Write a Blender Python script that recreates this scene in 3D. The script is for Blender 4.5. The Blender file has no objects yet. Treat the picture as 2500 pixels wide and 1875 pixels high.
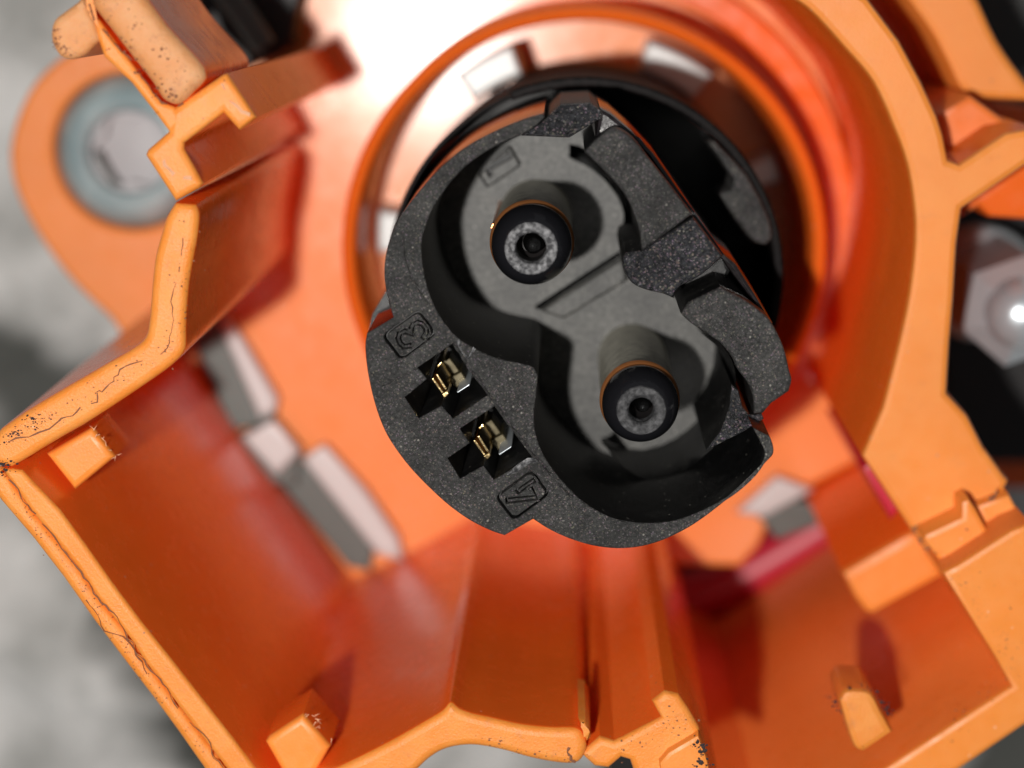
import bpy, math, random
from mathutils import Vector, Matrix
from mathutils.geometry import delaunay_2d_cdt
random.seed(7)
sc = bpy.context.scene
sc.unit_settings.scale_length = 0.01            # one unit is one centimetre
C = sc.collection

# ------------------------------------------------------------------ camera
F = 5000.0                                       # focal length in photo pixels (2500 wide)
VPX, VPY = 1380.0, -50.0                         # where the connector axis vanishes
d = Vector((VPX-1250, -(VPY-937.5), -F)).normalized()
R = d.rotation_difference(Vector((0, 0, -1))).to_matrix()
def ray(px, py): return R @ Vector(((px-1250)/F, -(py-937.5)/F, -1.0))
DIST = 13.3
CAM = -DIST*ray(1407, 791)
cam_data = bpy.data.cameras.new('camera'); cam = bpy.data.objects.new('camera', cam_data); C.objects.link(cam)
cam.location = CAM; cam.rotation_euler = R.to_euler()
cam_data.lens = 36.0*F/2500; cam_data.sensor_width = 36
cam_data.clip_start = 0.5; cam_data.clip_end = 500
cam_data.dof.use_dof = True; cam_data.dof.focus_distance = 13.65; cam_data.dof.aperture_fstop = 0.19
sc.camera = cam

# ------------------------------------------------------------------ light (phone flash beside the lens)
w = bpy.data.worlds.new('World'); sc.world = w; w.use_nodes = True
bg = w.node_tree.nodes['Background']; bg.inputs[0].default_value = (.93, .96, 1, 1); bg.inputs[1].default_value = 0.09
fl = bpy.data.lights.new('flash', 'POINT'); fl.energy = 20500; fl.shadow_soft_size = .24; fl.color = (1, .965, .92)
fo = bpy.data.objects.new('flash', fl); C.objects.link(fo); fo.location = (-2.85, 1.1, 20.0)
vs = sc.view_settings; vs.view_transform = 'Standard'; vs.look = 'None'; vs.exposure = 0.0; vs.gamma = 1
sc.cycles.max_bounces = 8; sc.cycles.diffuse_bounces = 6; sc.cycles.glossy_bounces = 4
sc.cycles.use_denoising = True

# ------------------------------------------------------------------ tracing helpers
CROPS = dict(c1=(850,180,2.011), c2=(850,600,2.011), c3=(0,0,2.37), c4=(0,500,2.37), c5=(0,1150,2.288),
             c6=(800,1150,2.288), c7=(1600,1100,2.141), c8=(1600,0,1.508), d=(0,0,.8848),
             e1=(900,740,5.53), e2=(1050,1000,5.72), e3=(1100,330,4.147), e4=(1380,750,3.687), e5=(1250,180,3.16), e6=(2000,0,1.508))
def P(crop, x, y, z):
    ox, oy, s = CROPS[crop]
    r = ray(ox+x/s, oy+y/s)
    t = (z-CAM.z)/r.z
    return Vector((CAM.x+r.x*t, CAM.y+r.y*t))
def T(crop, pts, z, smooth=0):
    """traced outline -> world xy; a third element marks a corner; smooth = subdivisions"""
    W = [P(crop, p[0], p[1], z) for p in pts]
    if not smooth: return W
    n = len(W); out = []
    for i in range(n):
        p0, p1, p2, p3 = W[i-1], W[i], W[(i+1) % n], W[(i+2) % n]
        if len(pts[i]) > 2: p0 = p1-(p2-p1)*.5
        if len(pts[(i+1) % n]) > 2: p3 = p2+(p2-p1)*.5
        if len(pts[i]) > 2 and len(pts[(i+1) % n]) > 2:
            out.append(p1); continue
        for k in range(smooth):
            t = k/smooth
            out.append(.5*((2*p1)+(p2-p0)*t+(2*p0-5*p1+4*p2-p3)*t*t+(3*p1-p0-3*p2+p3)*t**3))
    return out
def circle(c, r, n=64, a0=0, a1=2*math.pi):
    full = abs(a1-a0-2*math.pi) < 1e-6
    return [Vector((c[0]+r*math.cos(a0+(a1-a0)*i/(n if full else n-1)), c[1]+r*math.sin(a0+(a1-a0)*i/(n if full else n-1)))) for i in range(n)]
def area(p): return .5*sum(p[i-1].x*p[i].y-p[i].x*p[i-1].y for i in range(len(p)))
def inset(p, b):
    n = len(p); out = []
    for i in range(n):
        a, c, e = p[i-1], p[i], p[(i+1) % n]
        u = (c-a); v = (e-c)
        if u.length < 1e-7 or v.length < 1e-7: out.append(c.copy()); continue
        u.normalize(); v.normalize()
        nn = Vector((-u.y-v.y, u.x+v.x))
        if nn.length < 1e-5: out.append(c.copy()); continue
        nn.normalize(); k = max(.5, nn.dot(Vector((-u.y, u.x))))
        out.append(c+nn*(b/k))
    return out
# ------------------------------------------------------------------ objects
def link(name, me, mat, parent=None):
    o = bpy.data.objects.new(name, me); C.objects.link(o)
    if mat: me.materials.append(mat)
    if parent: o.parent = parent; o.matrix_parent_inverse = parent.matrix_world.inverted()
    return o
def finish(me, ang=35):
    me.validate(); me.update()
    for p in me.polygons: p.use_smooth = True
    me.set_sharp_from_angle(angle=math.radians(ang))
def fill(loops3):
    """triangles over outline loops (even-odd), as index triples into the concatenated loops"""
    co = [Vector((p.x, p.y)) for l in loops3 for p in l]
    ed = []; b0 = 0
    for l in loops3:
        ed += [(b0+i, b0+(i+1) % len(l)) for i in range(len(l))]; b0 += len(l)
    v, e, f, ov, oe, of = delaunay_2d_cdt(co, ed, [], 0, 1e-7)
    def inside(x, y):
        c = False
        for a, b in ed:
            p, q = co[a], co[b]
            if (p.y > y) != (q.y > y) and x < (q.x-p.x)*(y-p.y)/(q.y-p.y)+p.x: c = not c
        return c
    out = []
    for t in f:
        cx = sum(v[i].x for i in t)/3; cy = sum(v[i].y for i in t)/3
        if inside(cx, cy): out.append([ov[i][0] if ov[i] else Vector((v[i].x, v[i].y)) for i in t])
    return out
def cap(loops_idx, V, Fc, z, up):
    idx = [i for t in loops_idx for i in t]; new = {}
    for t in fill([[Vector((V[i][0], V[i][1], 0)) for i in q] for q in loops_idx]):
        f = []
        for k in t:
            if isinstance(k, int): f.append(idx[k])
            else:
                key = (round(k.x, 6), round(k.y, 6))
                if key not in new: new[key] = len(V); V.append((k.x, k.y, z))
                f.append(new[key])
        if len(set(f)) < 3: continue
        a, b, c = (Vector(V[i]) for i in f)
        if ((b-a).cross(c-a).z > 0) != up: f.reverse()
        Fc.append(tuple(f))
def prism(name, outline_, z0, z1, mat, parent=None, holes=(), b=.02, steps=2, bottom=True, side=None, outer=None, ang=35):
    loops = []
    o = list(outline_)
    if area(o) < 0: o.reverse()
    loops.append(o)
    for h in holes:
        h = list(h)
        if area(h) > 0: h.reverse()
        loops.append(h)
    V, Fc = [], []
    tops = []
    for lp in loops:
        rings = [[(p.x, p.y, z0) for p in lp]]
        if b > 0:
            for k in range(steps+1):
                a = k/steps*math.pi/2
                ip = inset(lp, b*(1-math.cos(a)))
                rings.append([(p.x, p.y, z1-b+b*math.sin(a)) for p in ip])
        else: rings.append([(p.x, p.y, z1) for p in lp])
        base = len(V); n = len(lp)
        for r in rings: V += r
        for k in range(len(rings)-1):
            for i in range(n):
                j = (i+1) % n
                Fc.append((base+k*n+i, base+k*n+j, base+(k+1)*n+j, base+(k+1)*n+i))
        tops.append(list(range(base+(len(rings)-1)*n, base+len(rings)*n)))
    cap(tops, V, Fc, z1, True)
    if bottom:
        bi = []; base = 0
        for lp in loops:
            bi.append(list(range(base, base+len(lp)))); base += (steps+2 if b > 0 else 2)*len(lp)
        cap(bi, V, Fc, z0, False)
    me = bpy.data.meshes.new(name); me.from_pydata(V, [], Fc); finish(me, ang)
    if b > 0:                                   # keep the flat top flat: crease round the cap
        import numpy as np
        use = {}
        for p in me.polygons:
            flat = abs(p.normal.z) > .9995
            for k in p.edge_keys: use.setdefault(k, []).append(flat)
        att = me.attributes.get('sharp_edge') or me.attributes.new('sharp_edge', 'BOOLEAN', 'EDGE')
        for e in me.edges:
            u = use.get(tuple(sorted(e.vertices)), [])
            if len(u) == 2 and u[0] != u[1]: att.data[e.index].value = True
    o = link(name, me, mat, parent)
    if side:
        me.materials.append(side)
        for p in me.polygons:
            if abs(p.normal.z) < .25: p.material_index = 1
        if outer:
            me.materials.append(outer)
            for p in me.polygons:
                rr = Vector((p.center.x, p.center.y))
                if abs(p.normal.z) < .25 and rr.length > 1.2 and rr.normalized().dot(p.normal.xy) > .4: p.material_index = 2
    return o
def lathe(name, c, prof, mat, parent=None, n=72, ang=40, close=True):
    V, Fc = [], []
    for r, z in prof:
        for i in range(n):
            a = 2*math.pi*i/n
            V.append((c[0]+r*math.cos(a), c[1]+r*math.sin(a), z))
    for k in range(len(prof)-1):
        for i in range(n):
            j = (i+1) % n
            Fc.append((k*n+i, k*n+j, (k+1)*n+j, (k+1)*n+i))
    if close and prof[-1][0] > 1e-6: Fc.append(tuple((len(prof)-1)*n+i for i in range(n)))
    me = bpy.data.meshes.new(name); me.from_pydata(V, [], Fc); finish(me, ang)
    return link(name, me, mat, parent)
def sweep(path, width, depth, z, name, mat, parent=None, jitter=0.0, gap=0.0):
    """irregular thin ridge following a polyline on a surface (grime, scratches, flash)"""
    pts = []
    for i in range(len(path)-1):
        a, bq = path[i], path[i+1]; m = max(2, int((bq-a).length/.035))
        for k in range(m): pts.append(a.lerp(bq, k/m))
    pts.append(path[-1])
    V, Fc = [], []; prev = None
    off = 0
    for i, p in enumerate(pts):
        q = pts[min(i+1, len(pts)-1)]; r = pts[max(i-1, 0)]
        t = (q-r).normalized(); nn = Vector((-t.y, t.x))
        off = off*.6+random.uniform(-jitter, jitter)
        if random.random() < gap: prev = None; continue
        ww = width*random.uniform(.35, 1.3)
        c = p+nn*off
        b = len(V)
        V += [(c.x-nn.x*ww, c.y-nn.y*ww, z), (c.x, c.y, z+depth), (c.x+nn.x*ww, c.y+nn.y*ww, z)]
        if prev is not None:
            for k in (0, 1): Fc.append((prev+k, prev+k+1, b+k+1, b+k))
        prev = b
    me = bpy.data.meshes.new(name); me.from_pydata(V, [], Fc); me.update()
    o = link(name, me, mat, parent); o['kind'] = 'stuff'; return o
def empty(name, label, cat, loc, group=None):
    o = bpy.data.objects.new(name, None); C.objects.link(o); o.location = loc; o.empty_display_size = .2
    bpy.context.view_layer.update()
    o['label'] = label; o['category'] = cat
    if group: o['group'] = group
    return o

# ------------------------------------------------------------------ materials
def material(name, base, rough=.4, metal=0, spec=.5):
    m = bpy.data.materials.new(name); m.use_nodes = True
    b = m.node_tree.nodes['Principled BSDF']
    b.inputs['Base Color'].default_value = (*base, 1); b.inputs['Roughness'].default_value = rough
    b.inputs['Metallic'].default_value = metal; b.inputs['Specular IOR Level'].default_value = spec
    return m, m.node_tree, b
def N(nt, t, **k):
    n = nt.nodes.new(t)
    for a, v in k.items():
        if a in n.inputs: n.inputs[a].default_value = v
        else: setattr(n, a, v)
    return n
def coord(nt): return nt.nodes.new('ShaderNodeTexCoord').outputs['Object']
def noise(nt, scale, detail=4, rough=.55, vec=None):
    n = N(nt, 'ShaderNodeTexNoise'); n.inputs['Scale'].default_value = scale
    n.inputs['Detail'].default_value = detail; n.inputs['Roughness'].default_value = rough
    nt.links.new(vec or coord(nt), n.inputs['Vector']); return n.outputs['Fac']
def ramp(nt, src, stops):
    r = nt.nodes.new('ShaderNodeValToRGB'); nt.links.new(src, r.inputs[0])
    while len(r.color_ramp.elements) < len(stops): r.color_ramp.elements.new(.5)
    for e, (p, c) in zip(r.color_ramp.elements, stops):
        e.position = p; e.color = (c, c, c, 1) if not hasattr(c, '__len__') else (*c, 1)
    return r.outputs['Color']
def mix(nt, fac, a, b):
    m = nt.nodes.new('ShaderNodeMix'); m.data_type = 'RGBA'
    for i, v in ((0, fac), (6, a), (7, b)):
        if hasattr(v, 'is_linked'): nt.links.new(v, m.inputs[i])
        elif i == 0: m.inputs[0].default_value = v
        else: m.inputs[i].default_value = (*v, 1)
    return m.outputs[2]
def bump(nt, b, h, strength, dist):
    n = nt.nodes.new('ShaderNodeBump'); n.inputs['Strength'].default_value = strength; n.inputs['Distance'].default_value = dist
    nt.links.new(h, n.inputs['Height']); nt.links.new(n.outputs[0], b.inputs['Normal']); return n

def orange(name, base, rough, dirt=0.0, weather=0.0, wear=.55, sss=.12, spec=.5, fine=.004, stain=(.16, .07, .045)):
    m, nt, b = material(name, base, rough, 0, spec)
    b.inputs['Subsurface Weight'].default_value = sss
    b.inputs['Subsurface Radius'].default_value = (1.0, .28, .06); b.inputs['Subsurface Scale'].default_value = .18
    col = mix(nt, ramp(nt, noise(nt, 1.3, 3), [(.35, 0), (.7, 1)]), tuple(c*.93 for c in base), base)
    if weather:
        w1 = ramp(nt, noise(nt, 3.5, 6, .65), [(.42, 0), (.66, 1)])
        pale = (min(1, base[0]*1.0), base[1]*1.18+.01, base[2]*1.5+.012)
        mm = nt.nodes.new('ShaderNodeMath'); mm.operation = 'MULTIPLY'; nt.links.new(w1, mm.inputs[0]); mm.inputs[1].default_value = weather
        col = mix(nt, mm.outputs[0], col, pale)
        g = ramp(nt, noise(nt, 9, 7, .7), [(.56, 0), (.74, 1)])
        mg = nt.nodes.new('ShaderNodeMath'); mg.operation = 'MULTIPLY'; nt.links.new(g, mg.inputs[0]); mg.inputs[1].default_value = weather*wear
        col = mix(nt, mg.outputs[0], col, (.42, .17, .08))
    if dirt:
        big = ramp(nt, noise(nt, 1.6, 3), [(.40, 0), (.62, 1)])
        sp = ramp(nt, noise(nt, 60, 4, .7), [(.69-dirt*.08, 0), (.76-dirt*.08, 1)])
        mm = nt.nodes.new('ShaderNodeMath'); mm.operation = 'MULTIPLY'; nt.links.new(sp, mm.inputs[0]); nt.links.new(big, mm.inputs[1])
        col = mix(nt, mm.outputs[0], col, stain)
    dv = N(nt, 'ShaderNodeTexVoronoi'); dv.inputs['Scale'].default_value = 9
    nt.links.new(coord(nt), dv.inputs['Vector'])
    sp2 = nt.nodes.new('ShaderNodeSeparateColor'); nt.links.new(dv.outputs['Color'], sp2.inputs[0])
    g1 = nt.nodes.new('ShaderNodeMath'); g1.operation = 'GREATER_THAN'; nt.links.new(sp2.outputs[1], g1.inputs[0]); g1.inputs[1].default_value = .72
    g2 = nt.nodes.new('ShaderNodeMath'); g2.operation = 'LESS_THAN'; nt.links.new(dv.outputs['Distance'], g2.inputs[0]); g2.inputs[1].default_value = .085
    g3 = nt.nodes.new('ShaderNodeMath'); g3.operation = 'MULTIPLY'; nt.links.new(g1.outputs[0], g3.inputs[0]); nt.links.new(g2.outputs[0], g3.inputs[1])
    dc = mix(nt, sp2.outputs[2], (.95, .62, .42), (.18, .06, .04))
    g4 = nt.nodes.new('ShaderNodeMath'); g4.operation = 'MULTIPLY'; nt.links.new(g3.outputs[0], g4.inputs[0]); g4.inputs[1].default_value = .6
    col = mix(nt, g4.outputs[0], col, dc)
    nt.links.new(col, b.inputs['Base Color'])
    rr = ramp(nt, noise(nt, 7, 4), [(.3, max(.05, rough-.06)), (.7, rough+.10)])
    nt.links.new(rr, b.inputs['Roughness'])
    bump(nt, b, noise(nt, 55, 5, .6), .5, fine)
    return m
OR = orange('orange_plastic', (.90, .150, .016), .22, dirt=.15, sss=.18, spec=.45, fine=.0012)
ORF = orange('orange_plastic_floor', (.90, .25, .036), .46, dirt=.0, fine=.0003, spec=.5)
_b = ORF.node_tree.nodes['Principled BSDF']; _b.inputs['Coat Weight'].default_value = .55; _b.inputs['Coat Roughness'].default_value = .17
ORD = orange('orange_plastic_gritty', (.86, .20, .035), .30, dirt=1.0, weather=.25)
ORW = orange('orange_plastic_faded', (.84, .262, .036), .46, dirt=.35, weather=.7, fine=.010)
ORP = orange('orange_plastic_plate', (.88, .27, .040), .42, dirt=.10, weather=.30, fine=.004)
ORY = orange('orange_plastic_bar', (.70, .29, .10), .55, dirt=.45, weather=1.0, wear=.85, fine=.016)

def black(name, base, grain, rough=.45, glit=.5, gscale=70, strength=.9, spec=.5, dust=.5):
    m, nt, b = material(name, base, rough, 0, spec)
    vor = N(nt, 'ShaderNodeTexVoronoi'); vor.inputs['Scale'].default_value = gscale*1.3
    nt.links.new(coord(nt), vor.inputs['Vector'])
    # glints off the spark-eroded texture, painted as bright tinted flecks
    sep = nt.nodes.new('ShaderNodeSeparateColor'); nt.links.new(vor.outputs['Color'], sep.inputs[0])
    hi = ramp(nt, sep.outputs[0], [(1-.30*glit, 0), (1.0, 1)])
    pat = ramp(nt, noise(nt, 4.5, 4, .6), [(.35, .55), (.7, 1.25)])
    c0 = mix(nt, ramp(nt, noise(nt, grain, 3, .6), [(.35, 0), (.65, 1)]), tuple(c*.45 for c in base), tuple(c*1.6 for c in base))
    hsv = nt.nodes.new('ShaderNodeHueSaturation'); hsv.inputs['Saturation'].default_value = .38
    hsv.inputs['Value'].default_value = .26
    nt.links.new(vor.outputs['Color'], hsv.inputs['Color'])
    mm = nt.nodes.new('ShaderNodeMath'); mm.operation = 'MULTIPLY'; nt.links.new(hi, mm.inputs[0]); mm.inputs[1].default_value = glit
    c1 = mix(nt, mm.outputs[0], c0, hsv.outputs[0])
    mu = nt.nodes.new('ShaderNodeMix'); mu.data_type = 'RGBA'; mu.blend_type = 'MULTIPLY'; mu.inputs[0].default_value = 1
    nt.links.new(c1, mu.inputs[6]); nt.links.new(pat, mu.inputs[7])
    dv = N(nt, 'ShaderNodeTexVoronoi'); dv.inputs['Scale'].default_value = 22
    nt.links.new(coord(nt), dv.inputs['Vector'])
    sp2 = nt.nodes.new('ShaderNodeSeparateColor'); nt.links.new(dv.outputs['Color'], sp2.inputs[0])
    g1 = nt.nodes.new('ShaderNodeMath'); g1.operation = 'GREATER_THAN'; nt.links.new(sp2.outputs[1], g1.inputs[0]); g1.inputs[1].default_value = .88
    g2 = nt.nodes.new('ShaderNodeMath'); g2.operation = 'LESS_THAN'; nt.links.new(dv.outputs['Distance'], g2.inputs[0]); g2.inputs[1].default_value = .16
    g3 = nt.nodes.new('ShaderNodeMath'); g3.operation = 'MULTIPLY'; nt.links.new(g1.outputs[0], g3.inputs[0]); nt.links.new(g2.outputs[0], g3.inputs[1])
    g4 = nt.nodes.new('ShaderNodeMath'); g4.operation = 'MULTIPLY'; nt.links.new(g3.outputs[0], g4.inputs[0]); g4.inputs[1].default_value = dust
    scuff = ramp(nt, noise(nt, 2.2, 6, .7), [(.52, 0), (.72, 1)])
    g5 = nt.nodes.new('ShaderNodeMath'); g5.operation = 'MULTIPLY'; nt.links.new(scuff, g5.inputs[0]); g5.inputs[1].default_value = dust*.16
    cs = mix(nt, g5.outputs[0], mu.outputs[2], (.20, .19, .17))
    nt.links.new(mix(nt, g4.outputs[0], cs, (.40, .38, .34)), b.inputs['Base Color'])
    ad = nt.nodes.new('ShaderNodeMath'); ad.operation = 'ADD'
    nt.links.new(noise(nt, gscale, 4, .7), ad.inputs[0]); nt.links.new(noise(nt, gscale*.35, 3, .6), ad.inputs[1])
    bump(nt, b, ad.outputs[0], strength, .02)
    return m
BLK = black('black_textured_plastic', (.029, .029, .028), 44, .50, .6, 105, .6)
BLKS = black('black_sparkling_plastic', (.027, .028, .032), 36, .30, .85, 75, 1.0)
BLKF = black('grey_cavity_floor', (.054, .053, .048), 30, .5, .08, 60, .14)
BLKW = black('black_smooth_plastic', (.006, .006, .0062), 30, .45, .05, 60, .12, spec=.3)
m, nt_, b_ = material('black_gloss', (.010, .010, .012), .13, 0, .5); GLOSS = m
bump(nt_, b_, noise(nt_, 16, 4), .25, .01)
m, nt_, b_ = material('tip_ring_grey', (.085, .085, .09), .5, 0, .5); TIPR = m
SKIRT = black('black_satin_skirt', (.006, .004, .004), 20, .6, .0, 30, .05, spec=.12, dust=0)
BGL = black('black_glossy_side', (.012, .009, .010), 20, .14, .03, 30, .05, spec=1.0)
cc = mix(nt_, ramp(nt_, noise(nt_, 26, 6, .7), [(.42, 0), (.66, 1)]), (.035, .035, .038), (.36, .36, .37)); nt_.links.new(cc, b_.inputs['Base Color'])
bump(nt_, b_, noise(nt_, 40, 5, .7), .8, .02)
m, nt_, b_ = material('copper', (.95, .36, .12), .30, .75); COPPER = m
bump(nt_, b_, noise(nt_, 30, 3), .3, .01)
m, nt_, b_ = material('tarnished_silver', (.5, .48, .40), .42, .4); PINM = m
cc = mix(nt_, ramp(nt_, noise(nt_, 12, 6, .7), [(.38, 0), (.68, 1)]), (.42, .40, .32), (.75, .72, .60)); nt_.links.new(cc, b_.inputs['Base Color'])
bump(nt_, b_, noise(nt_, 60, 4), .4, .006)
m, nt_, b_ = material('gold_contact', (.92, .68, .33), .16, 1); GOLD = m
bump(nt_, b_, noise(nt_, 20, 3), .3, .01)
m, nt_, b_ = material('dull_brass', (.06, .047, .02), .5, .5); BRASS = m
bump(nt_, b_, noise(nt_, 9, 1), .4, .03)
m, nt_, b_ = material('zinc_steel', (.50, .57, .58), .42, .25); ZINC = m
cc = mix(nt_, ramp(nt_, noise(nt_, 2.0, 4), [(.35, 0), (.68, 1)]), (.27, .36, .38), (.46, .55, .56)); nt_.links.new(cc, b_.inputs['Base Color'])
m, nt_, b_ = material('bright_steel', (.66, .72, .76), .30, .6); STEEL = m
bump(nt_, b_, noise(nt_, 5, 4), .3, .02)
m, nt_, b_ = material('bore_grey', (.42, .40, .41), .5, 0); BORE = m
m, nt_, b_ = material('glint_bead_black', (.003, .003, .003), .22, 0, 1.0); BEAD = m
m, nt_, b_ = material('pale_metal', (.55, .55, .54), .42, .1); PALE = m
m, nt_, b_ = material('dull_metal_and_shade', (.10, .11, .10), .45, .2); DULL = m  # rod and burr metal, also the colour of the shaded clip halves
m, nt_, b_ = material('red_silicone', (.48, .012, .035), .4); RED = m
m, nt_, b_ = material('matt_black', (.012, .010, .010), .55); MATT = m
m, nt_, b_ = material('grime', (.24, .10, .05), .8); GRIME = m
m, nt_, b_ = material('dark_grime', (.035, .022, .022), .8); DGRIME = m
m, nt_, b_ = material('dark_grey_slab', (.04, .04, .038), .6); DARKG = m
DARK_PATCHES = [(P('d', x, y, -8.9).x, P('d', x, y, -8.9).y, r) for x, y, r in ((-60, 800, .9), (60, 870, .9), (150, 960, .6), (330, 1330, .6), (380, 1440, .7), (440, 1560, .8), (520, 1680, .8), (2230, 1640, 1.2), (1350, 1800, .8))]  # dark blotches at set spots, edges broken up by noise
m, nt_, b_ = material('grey_ground', (.36, .36, .35), .8); GROUND = m
cc = mix(nt_, ramp(nt_, noise(nt_, .8, 6, .6), [(.36, 0), (.62, 1)]), (.42, .42, .40), (.80, .79, .77))
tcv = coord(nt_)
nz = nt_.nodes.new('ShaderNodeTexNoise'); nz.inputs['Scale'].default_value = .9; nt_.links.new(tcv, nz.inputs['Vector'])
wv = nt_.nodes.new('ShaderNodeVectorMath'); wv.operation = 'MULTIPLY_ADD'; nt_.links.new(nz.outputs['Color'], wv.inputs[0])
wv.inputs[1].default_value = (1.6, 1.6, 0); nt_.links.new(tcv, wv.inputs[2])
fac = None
for (sx, sy, rad) in DARK_PATCHES:
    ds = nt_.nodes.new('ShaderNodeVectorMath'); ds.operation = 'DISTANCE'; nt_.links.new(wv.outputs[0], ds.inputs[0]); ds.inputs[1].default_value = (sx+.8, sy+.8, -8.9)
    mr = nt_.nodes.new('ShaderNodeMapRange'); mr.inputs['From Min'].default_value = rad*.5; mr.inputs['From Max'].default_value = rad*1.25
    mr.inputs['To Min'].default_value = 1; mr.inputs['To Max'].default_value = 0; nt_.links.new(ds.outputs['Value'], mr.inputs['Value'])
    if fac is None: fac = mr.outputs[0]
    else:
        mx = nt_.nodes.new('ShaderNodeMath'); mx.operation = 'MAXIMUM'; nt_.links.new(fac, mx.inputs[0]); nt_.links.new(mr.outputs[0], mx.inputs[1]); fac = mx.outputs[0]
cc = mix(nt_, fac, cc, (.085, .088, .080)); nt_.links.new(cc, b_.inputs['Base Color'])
bump(nt_, b_, noise(nt_, 1.2, 5), .8, .3)
m, nt_, b_ = material('pale_fuzz', (.78, .42, .24), .8); FUZZ = m

ZF = -5.2       # floor of the housing
ZD = -7.2       # deep floor
# ================================================================== GROUND
def ground():
    n = 120; V, Fc = [], []
    from mathutils import noise as mn
    for j in range(n):
        for i in range(n):
            x = -24+48*i/(n-1); y = -22+46*j/(n-1)
            h = .9*mn.noise(Vector((x*.28, y*.28, 3)))+.35*mn.noise(Vector((x*.8, y*.8, 7)))
            V.append((x, y, -8.9+h))
    for j in range(n-1):
        for i in range(n-1):
            a = j*n+i; Fc.append((a, a+1, a+n+1, a+n))
    me = bpy.data.meshes.new('ground'); me.from_pydata(V, [], Fc); finish(me, 80)
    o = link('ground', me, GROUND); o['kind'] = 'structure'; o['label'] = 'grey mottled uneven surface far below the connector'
    return o
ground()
def tube(name, pts, r, mat, parent=None, n=24, sub=14):
    P3 = [Vector(p) for p in pts]; S = []
    m = len(P3)
    for i in range(m-1):
        p0 = P3[max(i-1, 0)]; p1 = P3[i]; p2 = P3[i+1]; p3 = P3[min(i+2, m-1)]
        for k in range(sub):
            t = k/sub
            S.append(.5*((2*p1)+(p2-p0)*t+(2*p0-5*p1+4*p2-p3)*t*t+(3*p1-p0-3*p2+p3)*t**3))
    S.append(P3[-1])
    V, Fc = [], []
    for i, p in enumerate(S):
        t = (S[min(i+1, len(S)-1)]-S[max(i-1, 0)]).normalized()
        u = t.cross(Vector((0, 0, 1)))
        if u.length < 1e-3: u = t.cross(Vector((0, 1, 0)))
        u.normalize(); v = u.cross(t)
        for k in range(n):
            a = 2*math.pi*k/n; V.append(tuple(p+u*r*math.cos(a)+v*r*math.sin(a)))
    for i in range(len(S)-1):
        for k in range(n):
            j = (k+1) % n; Fc.append((i*n+k, i*n+j, (i+1)*n+j, (i+1)*n+k))
    Fc.append(tuple(range(n))); Fc.append(tuple((len(S)-1)*n+k for k in range(n)))
    me = bpy.data.meshes.new(name); me.from_pydata(V, [], Fc); finish(me, 50)
    return link(name, me, mat, parent)
def at(crop, x, y, z): p = P(crop, x, y, z); return (p.x, p.y, z)
# ================================================================== HOUSING
H = empty('connector_housing', 'orange plastic connector housing with round sleeve and tall walls, open towards us', 'housing', (0, 0, ZF))
TC = P('d', 1261, 546, -3.6)                 # axis of the orange sleeve
s36 = 332*13.3/(CAM-Vector((TC.x, TC.y, -3.6))).dot(-(R@Vector((0, 0, -1))))
s36 = 332*13.3/((Vector((TC.x, TC.y, -3.6))-CAM).dot(R@Vector((0, 0, -1))))
RT = 524/s36
# floor
floor_o = T('d', [(430,-250,1),(300,60,1),(210,95),(140,118),(60,200),(20,330),(50,450),(140,590),(240,690,1),(310,800,1),(672,1300,1),(1010,1150,1),(1270,1190,1),
                  (1430,1180,1),(1452,1222,1),(1600,1225,1),(1640,1180,1),(1680,1090,1),(1850,1000,1),(1900,900,1),(1960,700,1),(1940,200,1),(1800,-250,1)], ZF, 4)
ear_c = P('d', 282, 328, ZF)
prism('floor_plate', floor_o, ZF-.9, ZF, ORF, H, b=.05, holes=[circle(ear_c, .70, 48)])
# black sheet standing in for the dark of the deep pocket
prism('pocket_dark', T('d', [(1300,900),(2000,800),(2200,1300),(1900,1700),(1300,1700)], ZD-.8), ZD-1.2, ZD-.8, MATT, H, b=0)
# sleeve
ro, ri = RT, RT-.115
lathe('sleeve', TC, [(ro+.05, ZF-.02), (ro+.02, ZF+.2), (ro, -3.66), (ro-.02, -3.62), (ro-.057, -3.6), (ri+.02, -3.62), (ri, -3.66), (ri-.03, ZF+.3), (ri-.03, ZF-.02)], OR, H, n=128)
bpy.data.objects['sleeve'].data.update()
# a shallow stepped ledge round the sleeve on the right
cc0 = P('d', 1254, 556, -4.7)
arc = circle(TC, ro+.42, 60, -1.15, 1.9)+list(reversed(circle(TC, ro+.17, 60, -1.15, 1.9)))
prism('ring_ledge', arc, ZF-.02, -4.95, OR, H, b=.04)

# collar plate (right) -------------------------------------------------------
ZP = -1.6
plate = T('c8', [(440,-40,1),(560,30),(700,180),(800,300),(870,450),(925,600),(952,760),(955,900),(935,1080),(900,1250),(850,1450),(800,1640,1),
                 (820,1675,1)], ZP, 4)[:-4]
inner_low = T('c7', [(1080,30),(1330,410),(1490,640)], ZP)
outer_low = T('c7', [(1560,740),(1850,160),(1830,140),(1730,0)], ZP)
outer = T('c8', [(1215,1659),(1150,1530),(1075,1450),(1085,1280),(1100,1100),(1112,900),(1130,770),(1400,585),(1400,470),(1290,490),(1120,605),(1080,590),(1062,500),(1040,430),(980,300),(900,150),(780,-10),(700,-60),(600,-120)], ZP)
prism('collar_plate', plate+inner_low+outer_low+outer, ZF-1.5, ZP, ORP, H, b=.05, side=OR)
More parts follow.
